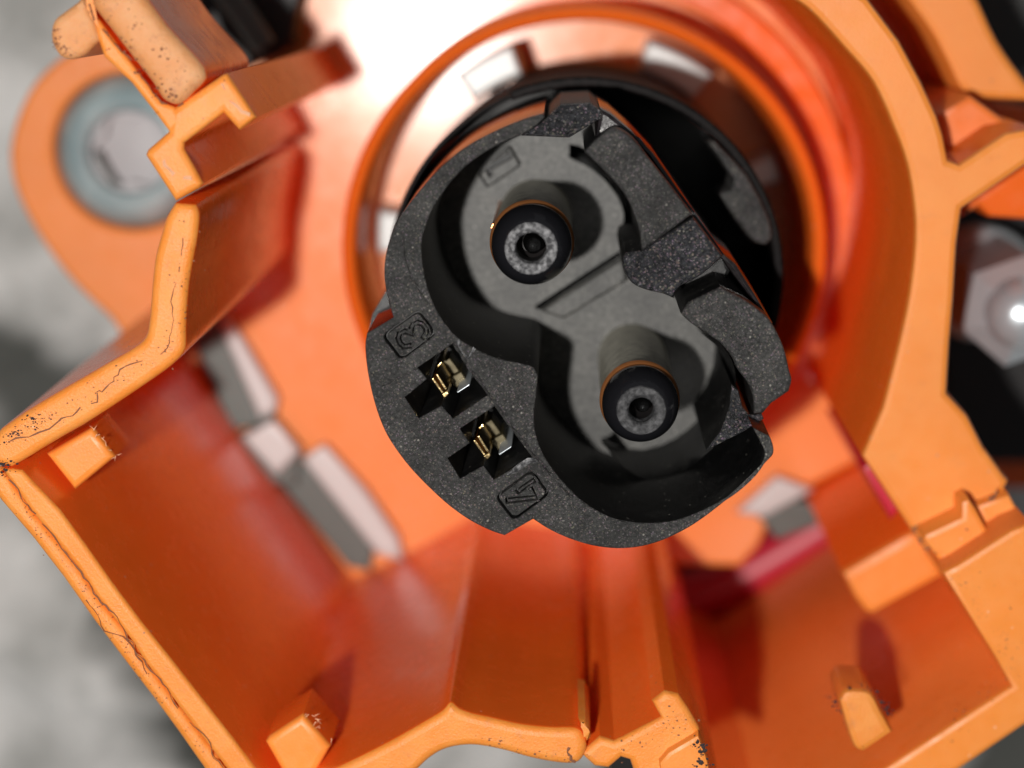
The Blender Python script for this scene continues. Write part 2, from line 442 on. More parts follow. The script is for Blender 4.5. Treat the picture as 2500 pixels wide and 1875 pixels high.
# lower right rim -------------------------------------------------------------
ZR = -1.0
prism('right_rim', T('c7', [(1500,640),(1580,600),(1860,420),(1960,380),(2100,600),(2100,1340),(1927,1440),(1560,1690),(1000,2060),(560,2350),(60,2100),(190,1850),(590,2075),(1240,1640),(1860,1235),(1780,1090)], ZR), ZD, ZR, ORP, H, b=.04, side=ORD)
prism('latch_block', T('c7', [(1400,470),(1410,440),(1600,350),(1600,270),(1640,250),(1680,310),(1760,460),(1500,600)], -1.3), ZP-1, -1.3, ORP, H, b=.04)
prism('rim_step', T('c7', [(1500,600),(1750,465),(1850,560),(1870,640),(1560,760)], -1.5), ZP-1.2, -1.5, OR, H, b=.03)
prism('rim_step', T('c7', [(1680,290),(1850,230),(1960,430),(1830,470),(1760,450)], -1.45), ZP-1.2, -1.45, ORP, H, b=.03)
sweep(T('c7', [(1640,250),(1700,290),(1780,250),(1860,200)], -1.3), .014, .012, -1.43, 'grime_line', GRIME, H, .02, .1)
# inner wall blocks in the lower right pocket
prism('wall_rib', T('c7', [(975,640),(1300,450),(1360,420),(1520,650),(1140,860),(1100,850),(1040,770)], -2.7), ZD, -2.7, ORP, H, b=.07, side=OR)
prism('wall_tab', T('c7', [(960,1310,1),(985,1268),(1020,1255),(1110,1262),(1150,1300),(1180,1360),(1245,1475,1),(1090,1580,1),(1045,1560),(1010,1480)], -.7, 3), -1.25, -.7, ORW, H, b=.05, side=ORD)
# outer ledge at the top right
prism('outer_ledge', T('c8', [(900,-40,1),(1010,110),(1075,230),(1125,330),(1180,362,1),(1420,375,1),(1420,360,1),(1357,290),(1260,150),(1190,0),(1150,-60,1)], -3.0, 3), ZD, -3.0, ORP, H, b=.06)
prism('groove_floor', T('c8', [(700,-80),(900,-80),(1230,380),(1400,400),(1400,520),(1100,600)], -4.4), ZD, -4.4, OR, H, b=.02)
prism('grimy_ledge', T('c8', [(1040,420),(1160,350),(1300,450),(1330,520),(1110,640),(1060,590)], -2.4), ZD, -2.4, ORD, H, b=.05)
prism('side_ledge', T('c8', [(1120,770),(1440,560),(1440,815),(1230,800),(1190,760),(1130,800)], -2.8), ZD, -2.8, OR, H, b=.05)
prism('side_wall', T('c8', [(1120,1440),(1440,1440),(1440,1800),(1250,1800),(1150,1600)], -6.6), ZD-1, -6.6, OR, H, b=.03)

# lower middle wall -------------------------------------------------------------
ZW = 0.0
bot = T('c6', [(-330,1840,1),(100,1640),(340,1520),(560,1395),(640,1345),(685,1300),(735,1335),(800,1360),(900,1382),(1080,1422),(1250,1440),(1380,1442),(1430,1480),(1447,1550),(1425,1610),(1380,1642),(1280,1640),(1130,1612),(1000,1575),(850,1545),(740,1545),(640,1570),(560,1620),(480,1690),(300,1800,1),(-200,2000,1)], ZW, 4)
prism('bottom_wall', bot, ZF, ZW, ORW, H, side=OR, b=.06, steps=4)
bot2 = T('c6', [(1400,1570),(1440,1560),(1520,1490),(1600,1515),(1650,1492),(1862,1382),(1810,1290),(1882,1235),(1960,1252),(2020,1340),(2075,1435),(2092,1510),(2130,1659),(2200,1800),(1750,1800),(1690,1620),(1640,1605),(1570,1665),(1490,1655),(1440,1610)], ZW-.05)
prism('dividing_wall', bot2, ZD, ZW-.05, ORW, H, side=OR, b=.045, steps=3)
prism('bottom_panel', T('c6', [(1340,1435),(1520,1500),(1640,1500),(1640,1560),(1400,1600)], ZW-.25), ZF, ZW-.25, OR, H, b=.05)
prism('dividing_rib', T('c6', [(1840,1330),(1870,1250),(1935,1262),(1990,1350),(1900,1400)], ZW-.35), ZD, ZW-.35, OR, H, b=.06)
prism('wall_step', T('c6', [(1900,1560),(2070,1460),(2120,1600),(2160,1800),(1880,1800),(1850,1620)], ZW-.01), -1, ZW+.03, ORP, H, b=.03)
sweep(T('c6', [(1355,1545),(1345,1570),(1365,1590),(1360,1615),(1385,1625)], ZW), .010, .008, ZW+.002, 'grime_line', GRIME, H, .008)
prism('small_nub', T('c6', [(1400,1390),(1440,1400),(1462,1440),(1470,1500),(1445,1520),(1425,1460)], ZW+.03), ZW-.8, ZW+.03, ORW, H, b=.045)

# left wall -------------------------------------------------------------
W1 = T('c4', [(1010,-10,1),(960,70),(925,180),(893,300),(875,440),(866,560),(856,680),(835,770),(770,830),(600,930),(350,1075),(150,1195),(0,1300,1),(-70,1390,1),(-60,1500,1),(60,1525,1),(170,1462),(330,1362),(550,1235),(850,1035),(1000,925),(1068,840),(1072,740),(1078,600),(1092,450),(1118,300),(1140,180),(1150,60),(1130,0,1)], ZW, 3)
prism('left_wall', W1, ZF, ZW, ORW, H, side=OR, b=.06, steps=4)
sweep(T('c4', [(1068,110),(1050,230),(1015,450),(1000,560),(1000,700),(985,800),(960,852),(830,905)], ZW), .0035, .004, ZW+.001, 'crack_line', GRIME, H, .010, .12)
sweep(T('c4', [(830,905),(700,965),(665,1000),(672,1030),(590,1085),(560,1080),(555,1135),(330,1255),(200,1330),(60,1370)], ZW), .005, .004, ZW+.001, 'crack_line', GRIME, H, .012, .05)
W2i = T('c5', [(60,-10),(120,0),(330,220),(480,425),(620,625),(780,840),(940,1040),(1120,1270),(1300,1500),(1480,1740),(1700,2000),(1560,2000),(1320,1740),(1150,1520),(960,1270),(800,1060),(740,960),(540,710),(430,540),(270,345),(170,225),(90,110),(0,-20)], ZW)
W2o = T('c5', [(-30,0),(0,-22),(90,108),(170,223),(270,343),(430,538),(540,708),(740,958),(800,1058),(960,1268),(1150,1518),(1320,1738),(1560,1990),(1400,2060),(1130,1659),(990,1460),(850,1270),(680,1050),(520,840),(350,600),(180,380),(0,170),(-80,60)], ZW-.02)
prism('lower_left_wall', W2i, ZF, ZW, ORW, H, side=OR, b=.035, steps=3)
prism('lower_left_lip', W2o, ZF+1, ZW-.02, ORW, H, b=.05, steps=3)
sweep(T('c5', [(20,20),(90,110),(170,225),(270,343),(330,400),(430,538),(530,680),(560,740),(650,820),(740,960),(800,1062),(870,1140),(960,1270),(1060,1400),(1150,1500),(1200,1600),(1290,1700)], ZW), .005, .005, ZW+.001, 'crack_line', GRIME, H, .014, .04)
sweep(T('c5', [(480,720),(560,800),(600,880),(700,960),(760,1060),(830,1120)], ZW-.02), .004, .005, ZW-.018, 'crack_line', GRIME, H, .02, .0)
# tabs on the inner side
prism('inner_tab', T('c4', [(262,1445),(530,1290),(662,1462),(428,1655)], -.35), -.85, -.35, ORP, H, side=OR, b=.05, steps=3)
prism('inner_tab', T('c5', [(1480,1520),(1500,1490),(1690,1365),(1845,1545),(1700,1800),(1640,1800)], -.2), -.75, -.2, ORP, H, side=OR, b=.05, steps=3)
def flakes(name, path, z, n, spread, size, mat, parent):
    V, Fc = [], []
    for k in range(n):
        i = random.randrange(len(path)-1); t = random.random()
        p = path[i].lerp(path[i+1], t)+Vector((random.gauss(0, spread), random.gauss(0, spread)))
        s_ = size*random.choice((.35, .5, .7, 1, 1.6)); a0 = random.uniform(0, 6.28); st = random.uniform(.5, 1)
        b0 = len(V); m_ = 6
        V.append((p.x, p.y, z+s_*.5))
        for q_ in range(m_):
            a = a0+6.283*q_/m_; r = s_*random.uniform(.5, 1.2)
            V.append((p.x+r*math.cos(a), p.y+r*math.sin(a)*st, z))
        for q_ in range(m_): Fc.append((b0, b0+1+q_, b0+1+(q_+1) % m_))
    me = bpy.data.meshes.new(name); me.from_pydata(V, [], Fc); me.update()
    o = link(name, me, mat, parent); o['kind'] = 'stuff'; return o
def fuzz(name, crop, pts, z, parent):
    V, Fc = [], []
    W = T(crop, pts, z)
    for k in range(12):
        i = random.randrange(len(W)-1); p = W[i].lerp(W[i+1], random.random())+Vector((random.gauss(0, .012), random.gauss(0, .012)))
        a = random.uniform(0, 6.28); l = random.uniform(.015, .06); q = p+Vector((math.cos(a), math.sin(a)))*l
        nn = Vector((-math.sin(a), math.cos(a)))*.003; zz = z+random.uniform(-.02, .03); b = len(V)
        V += [(p.x-nn.x, p.y-nn.y, zz), (p.x+nn.x, p.y+nn.y, zz), (q.x, q.y, zz+.02)]; Fc.append((b, b+1, b+2))
    me = bpy.data.meshes.new(name); me.from_pydata(V, [], Fc); me.update()
    o = link(name, me, FUZZ, parent); o['kind'] = 'stuff'; return o
fuzz('moulding_flash', 'c5', [(1700,1330),(1760,1370),(1790,1440),(1850,1500)], -.2, H)
fuzz('moulding_flash', 'c4', [(545,1290),(600,1350),(650,1420),(690,1470)], -.36, H)

# upper left arm, knob, bar and hooks ---------------------------------------------
prism('arm_rail', T('c3', [(500,-60),(555,200),(600,330),(760,480),(900,660),(985,775),(1050,700),(1010,620),(930,590),(860,500),(640,210),(530,60),(520,-60)], ZW), -3.2, ZW, ORW, H, side=OR, b=.03, steps=3)
prism('faded_bar', T('c3', [(515,-80,1),(520,0),(535,50),(640,185),(760,340),(870,480),(930,575),(1005,610),(1060,590),(1110,540),(1170,480),(1185,440),(1165,380),(1080,280),(960,150),(850,0),(800,-80,1)], ZW+.08, 3), -1.75, ZW+.08, ORY, H, side=OR, b=.10, steps=5)
prism('knob', T('c3', [(475,-15),(440,15),(370,65),(305,120),(288,200),(300,260),(340,325),(400,345),(480,322),(540,265),(575,210),(520,60)], ZW+.02, 3), -1.1, ZW+.02, ORY, H, b=.06, steps=4)
prism('hook', T('c3', [(850,870),(970,765),(985,640),(1100,560),(1285,432),(1312,424),(1482,680),(1382,757),(1290,655),(1062,828),(1062,865),(1172,1062),(1150,1090),(1012,1165),(838,900)], ZW), ZF, ZW, ORW, H, side=OR, b=.045, steps=3)
sweep(T('c3', [(925,900),(950,960),(1000,1020),(1060,1040),(1110,1030)], ZW), .012, .010, ZW+.001, 'worn_edge', FUZZ, H, .01, .1)
sweep(T('c3', [(1290,480),(1310,560),(1350,600),(1400,640),(1450,650)], ZW), .010, .008, ZW+.001, 'worn_edge', FUZZ, H, .01, .15)
sweep(T('c3', [(520,20),(560,110),(660,240),(760,350),(860,500),(940,595),(1000,622),(1060,600)], ZW), .006, .006, ZW+.003, 'grime_line', GRIME, H, .010, .1)
# red shadowed latch wall reaching down to the floor
prism('inner_wall', T('c4', [(1035,0),(1150,40),(1150,160),(1120,300),(1092,450),(1074,620),(1040,620),(1040,300)], -.1), ZF, -.1, OR, H, b=.01)

flakes('grime_flakes', T('c7', [(915,1300),(935,1330),(965,1370),(1000,1480)], -.7), -.80, 36, .018, .010, DGRIME, H)
flakes('grime_flakes', T('c7', [(1020,1240),(1110,1250),(1150,1290),(1185,1350),(1240,1370)], -.7), -.74, 66, .022, .010, DGRIME, H)
flakes('grime_flakes', T('c6', [(2060,1500),(2085,1540),(2095,1600),(2120,1640),(2040,1620)], ZW), ZW+.03, 54, .025, .012, DGRIME, H)
flakes('grime_flakes', T('c4', [(20,1360),(80,1330),(140,1300),(210,1250),(250,1240)], ZW), ZW+.001, 156, .028, .006, DGRIME, H)
flakes('grime_flakes', T('c4', [(10,1450),(30,1500),(40,1560)], ZW), ZW-.004, 72, .025, .008, DGRIME, H)
flakes('grime_flakes', T('c7', [(1345,400),(1380,395),(1440,370),(1500,335),(1550,310),(1590,290)], ZP), ZP+.001, 90, .010, .009, GRIME, H)
flakes('grime_flakes', T('c7', [(1345,405),(1380,460),(1420,520),(1450,560)], ZP), ZP+.001, 48, .012, .008, GRIME, H)
flakes('grime_flakes', T('c3', [(345,170),(335,235),(360,285),(410,305)], ZW), ZW+.021, 72, .016, .006, GRIME, H)
flakes('grime_flakes', T('c3', [(560,100),(800,380),(960,580),(1060,520),(900,250),(700,60)], ZW+.08), ZW+.082, 96, .05, .007, GRIME, H)
flakes('grime_flakes', T('c6', [(850,1500),(1000,1540),(1250,1600),(1390,1600)], ZW), ZW+.001, 54, .03, .006, GRIME, H)
flakes('grime_flakes', T('c6', [(1560,1560),(1800,1480),(1960,1380),(2040,1450)], ZW-.05), ZW-.048, 66, .05, .006, GRIME, H)
flakes('grime_flakes', T('c5', [(60,150),(300,430),(560,800),(800,1160),(1150,1600)], ZW), ZW-.018, 252, .03, .004, GRIME, H)
flakes('grime_flakes', T('c4', [(1110,60),(1060,400),(1040,700),(950,860),(700,1010),(400,1180),(150,1330)], ZW), ZW+.001, 156, .045, .005, GRIME, H)
flakes('grime_flakes', T('c7', [(1400,640),(1640,700),(1800,900),(1850,1150),(1700,1300),(1450,1480)], ZR), ZR+.001, 156, .07, .005, GRIME, H)
flakes('grime_flakes', T('c7', [(1430,500),(1560,560),(1720,470),(1560,380)], -1.3), -1.298, 36, .03, .007, GRIME, H)
# ================================================================== STEEL SLEEVE (left ear)
S = empty('steel_bushing', 'zinc plated steel bushing in the orange ear at the upper left', 'bushing', (ear_c.x, ear_c.y, ZF))
lathe('outer_ring', ear_c, [(.70, ZF-.9), (.70, ZF-.16), (.66, ZF-.05), (.60, ZF+.03), (.52, ZF+.09), (.44, ZF+.11), (.385, ZF+.08), (.36, ZF-.02), (.355, ZF-.25)], ZINC, S, close=False)
lathe('bore', ear_c, [(.37, ZF-.9), (.365, ZF-.24), (.355, ZF-.20), (.3, ZF-.19), (.0001, ZF-.17)], BORE, S)
lobes = [Vector((ear_c.x+(.305+.035*math.cos(6*a))*math.cos(a), ear_c.y+(.305+.035*math.cos(6*a))*math.sin(a))) for a in [2*math.pi*i/72 for i in range(72)]]
prism('lobed_collar', circle(ear_c, .372, 60), ZF-.25, ZF-.03, BORE, S, b=.012, holes=[lobes])
tube('burr', [at('c3', 560, 880, ZF+.0), at('c3', 640, 1020, ZF-.05), at('c3', 740, 1130, ZF-.08)], .03, DULL, S)

# ================================================================== BOLT (right)
bc = P('d', 2225, 690, -3.0)
B = empty('steel_bolt', 'bright steel bolt in the dark recess at the right edge', 'bolt', (bc.x, bc.y, -6.4))
lathe('flange', bc, [(.46, -5.4), (.50, -5.2), (.52, -5.0), (.50, -4.86), (.44, -4.76), (.36, -4.72), (.30, -4.7)], STEEL, B, close=False)
hexv = [Vector((bc.x+.47*math.cos(a), bc.y+.47*math.sin(a))) for a in [math.radians(60*i+20) for i in range(6)]]
prism('hex_head', hexv, -4.9, -3.3, STEEL, B, b=.16, steps=1, ang=20)
lathe('dome', bc, [(.30, -3.35), (.28, -3.2), (.22, -3.1), (.12, -3.04), (.0001, -3.02)], STEEL, B)
lathe('shank', bc, [(.25, -6.4), (.25, -5.2)], STEEL, B)
k = prism('dark_recess_block', T('d', [(2040,430),(2300,430),(2300,1000),(2040,1000)], -6.4), -7.0, -6.4, MATT, None, b=.05)  # black block closing the recess under the bolt
k['label'] = 'black block at the bottom of the recess under the steel bolt'; k['category'] = 'block'

k = prism('dark_slab', T('d', [(1950,-400),(2600,-400),(2600,500),(2280,470),(2120,150),(2040,-60)], -7.6), -8.4, -7.6, DARKG, None, b=.1)  # dark grey mass lying under the top right corner
k['label'] = 'dark blurred casting behind the housing in the top right corner'; k['category'] = 'slab'

# ================================================================== DARK LATCH OPENING (top left)
q = T('c3', [(950,-200),(980,100),(1380,420),(1560,330),(1700,240),(1725,60),(1800,-200)], -4.7)
L = empty('dark_latch_opening', 'dark opening beside the faded bar, its shade a black block, with a grey rod', 'latch', (q[2].x, q[2].y, ZF))
prism('opening_shade', q, ZF, -4.7, MATT, L, b=.05)  # black block stands in for the shade deep in the opening
tube('rod', [at('c3', 1180, -200, -4.5), at('c3', 1400, 70, -4.5), at('c3', 1530, 270, -4.5)], .11, DULL, L)

# ================================================================== METAL CLIPS
def clip(dark, light, label, z=-5.0):
    c = T('d', light, z)[0]
    e = empty('metal_clip', label, 'clip', (c.x, c.y, ZF), 'metal clips along the wall foot')
    prism('clip_shade', T('d', dark, z-.1), ZF, z-.1, DULL, e, b=.03)  # dark half carries the shadow on the clip in its colour
    prism('clip_plate', T('d', light, z), z-.12, z, PALE, e, b=.05)
clip([(415,735),(480,680),(600,880),(590,915),(500,930)], [(470,700),(490,675),(600,862),(596,890),(560,905)], 'pale metal clip nearest the bend of the left wall, topmost of three')
clip([(490,955),(590,905),(650,975),(640,1050),(570,1045)], [(520,945),(590,908),(648,975),(598,1030)], 'square pale metal clip between two longer ones', -4.9)
clip([(600,1040),(690,975),(810,1180),(800,1235),(750,1225)], [(650,992),(700,962),(790,1060),(862,1165),(872,1215),(815,1200)], 'long pale metal clip lowest of the three beside the wall')
clip([(1640,1120),(1700,1080),(1790,1090),(1780,1130),(1680,1170)], [(1590,1110),(1680,1030),(1760,1060),(1650,1120)], 'pale metal clip in the gap below the black insert, right side', -5.0)

# ================================================================== RED SEAL
sp = [at('d', 2010, 960, -6.6), at('d', 1905, 1050, -6.6), at('d', 1760, 1150, -6.6), at('d', 1590, 1250, -6.6), at('d', 1480, 1290, -6.6)]
o = tube('seal_ring', sp, .26, RED); o['label'] = 'crimson silicone seal deep in the lower right pocket'; o['category'] = 'seal'
prism('seal_lip', T('d', [(1862,1012),(1892,988),(1955,1090),(1925,1125)], -2.4), -4.6, -2.4, RED, o, b=.04)

# ================================================================== BLACK INSERT
I = empty('pin_insert', 'round black textured connector insert holding two large pins', 'insert', (0, 0, -4.5))
ZB = -1.9                                      # cavity floor
# outer outline at the face
OUT = [(960,195,1),(850,228),(700,292),(560,372),(430,485),(330,600),(245,715),(200,830),(178,930),(180,1030),(205,1140),(222,1197,1),
       (92,1275,1),(84,1340),(95,1460),(125,1600),(165,1720),(215,1815),(300,1930),(400,2035),(500,2125),(600,2195),(700,2245),(768,2268,1),
       (908,2188,1),(990,2240),(1090,2285),(1200,2318),(1320,2332),(1440,2322),(1560,2285),(1700,2212),(1850,2100),(1960,2000),(2055,1905),(2088,1862),(2078,1800),(2032,1712,1)]
# inner contour, from the lower right back up to the top left
INN = [(1985,1735,1),(2022,1805),(2046,1862),(2030,1915),(1975,1985),(1880,2065),(1750,2140),(1600,2195),(1450,2207),(1300,2182),(1165,2110),(1060,2010),(975,1900),(925,1785),(913,1680),(925,1560),(932,1480,1),
       (905,1440),(850,1424),(740,1400),(640,1358),(530,1290),(445,1180),(392,1060),(364,920),(366,800),(425,645),(550,480),(700,368),(880,285),(965,215,1)]
outp = T('c1', OUT, 0, 4)
innp = T('c1', INN, 0, 4)
h3 = T('c2', [(340,600),(520,478),(683,735),(515,850),(457,787),(345,848),(278,745),(388,655)], 0)
h4 = T('c2', [(548,900),(718,790),(903,1040),(715,1150),(665,1080),(550,1145),(488,1045),(598,970)], 0)
def rrect(crop, q, z, r=.18, n=4):
    W = T(crop, q, z); out = []
    for i in range(4):
        a, c, e = W[i-1], W[i], W[(i+1) % 4]
        p, s_ = c.lerp(a, r), c.lerp(e, r)
        for k in range(n+1):
            t = k/n; out.append(p*(1-t)**2+c*2*t*(1-t)+s_*t*t)
    return out
def shrink(W, k):
    c = sum(W, Vector((0, 0)))/len(W); return [c+(p-c)*k for p in W]
t3 = rrect('e1', [(175,445),(680,85),(915,420),(435,780)], 0)
t4 = rrect('e2', [(905,1225),(1420,840),(1680,1180),(1165,1560)], 0)
prism('body_rim', outp[:-4]+[outp[-4]]+innp, ZB-.3, 0, BLK, I, b=.014, side=BLKW, outer=BGL, holes=[h3, h4, t3, t4], steps=3)
# number tiles with sunk digits
def stroke(name, crop, pts, wd, z, mat, parent, depth=.03):
    W = T(crop, pts, z)
    L_, R_ = [], []
    for i, p in enumerate(W):
        a = W[max(i-1, 0)]; c = W[min(i+1, len(W)-1)]; t = (c-a).normalized(); nn = Vector((-t.y, t.x))*wd
        L_.append(p+nn); R_.append(p-nn)
    return prism(name, L_+R_[::-1], z-.05, z+depth, mat, parent, b=.008, steps=1)
TZ = -.012
def outline(crop, pts, wd, z):
    W = T(crop, pts, z); L_, R_ = [], []
    for i, p in enumerate(W):
        a = W[max(i-1, 0)]; c = W[min(i+1, len(W)-1)]; t = (c-a).normalized(); nn = Vector((-t.y, t.x))*wd
        e = t*wd*(-1 if i == 0 else 1 if i == len(W)-1 else 0)
        L_.append(p+nn+e); R_.append(p-nn+e)
    return L_+R_[::-1]
dg3 = [(540,580),(480,590),(425,545),(398,480),(420,415),(480,380),(540,395),(572,430),(575,350),(605,290),(660,262),(730,285),(778,345),(778,410),(748,460)]
g3 = [outline('e1', dg3, .019, TZ)]
g4 = [outline('e2', [(1095,1272),(1495,1232),(1412,1110)], .020, TZ), outline('e2', [(1235,1140),(1345,1062),(1450,992)], .018, TZ)]
g4b = [outline('e2', [(1105,1271),(1480,1230),(1405,1118)], .008, TZ), outline('e2', [(1250,1130),(1345,1062),(1440,998)], .007, TZ)]
tile3 = prism('number_tile', shrink(t3, .88), -.15, TZ, BLK, I, b=.006, holes=g3)
tile4 = prism('number_tile', shrink(t4, .88), -.15, TZ, BLK, I, b=.006, holes=g4)
prism('tile_groove', shrink(t3, 1.02), -.3, -.10, BLKW, I, b=0); prism('tile_groove', shrink(t4, 1.02), -.3, -.10, BLKW, I, b=0)
prism('digit', outline('e1', dg3, .0075, TZ), -.12, TZ-.004, BLK, tile3, b=.002, steps=1)
for g in g4b: prism('digit', g, -.12, TZ-.004, BLK, tile4, b=.002, steps=1)
# seam ridge between contact bay and cavities
sweep(T('c2', [(520,480),(600,600),(690,725),(790,870),(905,1020),(1000,1130),(1100,1240)], 0), .014, .012, .001, 'seam_ridge', BLK, I, .001)
sweep(T('c1', [(270,800),(275,900),(310,1000),(360,1080),(400,1140)], 0), .010, .008, .001, 'seam_ridge', BLK, I, .001)
sweep(T('c2', [(165,690),(250,650),(340,600)], 0), .008, .006, .001, 'seam_ridge', BLK, I, .001)
sweep(T('c2', [(540,460),(560,500),(590,540),(620,500)], 0), .014, .016, .001, 'worn_edge', TIPR, I, .012)
sweep(T('c2', [(780,1120),(840,1090),(890,1060),(930,1050)], 0), .018, .016, .001, 'worn_edge', TIPR, I, .012)
# cavity floor (whole insert cross-section) with a slot hole to the right of cavity one
full = T('c1', [(960,195),(600,350),(330,600),(200,830),(180,1030),(210,1190),(92,1275),(95,1460),(165,1720),(300,1930),(500,2125),(768,2268),(908,2188),(1090,2285),(1320,2332),
                (1560,2285),(1850,2100),(2055,1905),(2078,1800),(2032,1712),(2165,1545),(2155,1380),(2080,1230),(1900,930),(1700,680),(1500,390),(1290,190),(1100,150)], 0)
slot = T('c1', [(1085,345,1),(1160,365),(1330,480),(1450,640),(1500,800),(1480,900,1),(1338,905,1),(1338,846),(1351,687),(1300,572),(1198,471),(1085,412,1)], ZB, 3)
gap = T('c1', [(912,1143),(935,1160),(1340,893),(1340,866)], ZB)
tl1 = rrect('e3', [(285,395),(600,90),(720,300),(370,535)], ZB, .12)
prism('cavity_floor', shrink(full, .985), -3.1, ZB, BLKF, I, side=BGL, b=0, holes=[slot, gap, shrink(tl1, 1.02)])
prism('tile_groove', shrink(tl1, 1.06), -3.0, ZB-.11, BLKW, I, b=0)
prism('lower_body', shrink(full, .90), -5.0, -3.15, BLKW, I, b=0)
# groove and rib between the cavities, number tile 1
prism('divider_rib', T('c1', [(945,1165),(1060,1205),(1372,1015),(1345,905)], -1.8), ZB-.1, -1.80, BLKF, I, b=.02)
tile1 = prism('number_tile', shrink(tl1, .93), ZB-.1, ZB+.01, BLKF, I, b=.008, holes=[T('e3', [(335,335),(560,195),(578,160),(628,218),(605,238),(405,352),(425,400),(395,428)], ZB)])
# right blocks
blkA = T('c1', [(1160,382,1),(1205,335,1),(1270,285),(1320,270),(1400,320),(1480,420),(1590,560),(1690,690,1),(1442,876,1),(1434,800),(1412,715),(1364,604),(1275,496),(1175,400,1)], -.04, 3)
prism('upper_block', blkA, -3.0, -.04, BLK, I, b=.03, steps=3, side=BLKW)
prism('chord_wall', T('c1', [(1235,165),(1290,195),(1400,285),(1500,385),(1600,530),(1700,680),(1830,870),(1905,930),(2000,1080),(2085,1225),(2060,1235),(1970,1100),(1860,950),(1690,700),(1560,530),(1420,335),(1310,275),(1210,325)], -.30), -3.6, -.30, BGL, I, b=.03)
brg = T('c1', [(1365,880,1),(1440,870,1),(1695,705,1),(1840,895,1),(1740,985),(1620,1055),(1600,1105,1),(1540,1080),(1470,1065),(1395,1030),(1352,960),(1352,900)], -.14, 3)
prism('sparkling_bridge', brg, -1.7, -.14, BLKS, I, b=.03, steps=2, side=BLKW)
top = T('c1', [(970,215,1),(1040,150,1),(1190,142,1),(1250,185,1),(1235,225,1),(1085,315,1),(960,310),(850,305,1)], -.28, 3)
prism('sparkling_bridge', top, -3.0, -.28, BLKS, I, b=.03, steps=2, side=BLKW)
prism('dark_step', T('c2', [(1600,250),(1640,180),(1840,45),(1880,120),(1840,210),(1690,270),(1640,320)], -.80), -2.6, -.80, BLKW, I, b=.03)
blkB = T('e4', [(1040,60,1),(1110,-40,1),(1400,-180,1),(1620,-60),(1745,30),(1850,130),(1960,345),(2015,560),(2040,660),(2015,760,1),(1855,872,1),(1780,960,1),(1700,965,1),(1690,800),(1640,680),(1550,560),(1500,450),(1400,330),(1260,230),(1130,145)], -.05, 3)
prism('lower_block', blkB, -3.4, -.05, BLK, I, b=.03, steps=3, side=BLKW)
prism('sparkling_ledge', T('e4', [(1500,700),(1560,750),(1600,900),(1660,970),(1770,960),(1790,1010),(1600,1130),(1270,1290),(1400,1120),(1480,900)], -.35), ZB-.1, -.35, BLKS, I, b=.02, side=BLKW)
# curved cup wall beside pin two
def loft(name, A, B, mat, parent, n=8):
    A, B = [resample(q, 40) for q in (A, B)]
    V, Fc = [], []
    for k in range(n+1):
        t = k/n; e = 1-(1-t)**1.7
        for a, b in zip(A, B): V.append(tuple(Vector((a.x+(b.x-a.x)*t, a.y+(b.y-a.y)*t, a.z+(b.z-a.z)*e))))
    for k in range(n):
        for i in range(39): Fc.append((k*40+i, k*40+i+1, (k+1)*40+i+1, (k+1)*40+i))
    me = bpy.data.meshes.new(name); me.from_pydata(V, [], Fc); finish(me, 80)
    return link(name, me, mat, parent)
def resample(q, n):
    L_ = [0]
    for a, b in zip(q, q[1:]): L_.append(L_[-1]+(b-a).length)
    out = []
    for i in range(n):
        t = L_[-1]*i/(n-1); k = max(j for j in range(len(L_)) if L_[j] <= t+1e-9); k = min(k, len(q)-2)
        out.append(q[k].lerp(q[k+1], (t-L_[k])/(L_[k+1]-L_[k])))
    return out
def T3(crop, pts, z): return [Vector((p.x, p.y, z)) for p in T(crop, pts, z)]
loft('cup_wall', T3('e4', [(1180,170),(1260,225),(1350,325),(1410,450),(1415,560),(1395,660),(1350,790),(1280,910),(1200,1010),(1090,1110),(980,1188),(850,1250),(700,1285),(540,1272),(420,1240),(320,1180)], ZB+.02),
     T3('e4', [(1290,230),(1400,330),(1480,430),(1530,560),(1540,680),(1520,800),(1485,900),(1440,1010),(1400,1105),(1330,1270)], -.42)+T3('e4', [(1150,1420),(950,1530),(720,1560),(540,1450),(430,1330),(335,1195)], -1.2), BLKW, I)

# outer shell (seen as a crescent on the right) -----------------------------------
SC = P('d', 1260, 602, -1.9); RS = 1.48
prism('outer_shell', circle(SC, RS, 80, -.75, 1.95)+list(reversed(circle(SC, RS-.075, 80, -.75, 1.95))), -5.0, -1.9, SKIRT, I, b=.02, steps=3)
prism('shell_floor', circle(SC, RS-.09, 80), -5.0, -3.3, MATT, I, b=0)
lathe('shell_skirt', SC, [(RS-.04, -5.0), (RS-.02, -2.02), (RS-.03, -1.98), (RS-.05, -1.98), (RS-.07, -2.1), (RS-.07, -5.0)], SKIRT, I, n=128, close=False)
prism('shell_tab', T('c1', [(1815,590,1),(1880,570,1),(1895,520,1),(1760,330,1),(1800,330,1),(1960,500),(2070,720),(2080,810,1),(2050,840),(1975,830,1),(1900,740,1)], -1.80, 2), -2.4, -1.80, BLK, I, b=.03)
prism('shell_pad', T('c1', [(100,1265),(222,1195),(205,1140),(190,1060),(120,1180)], -.9), -3, -.9, BLKW, I, b=0)

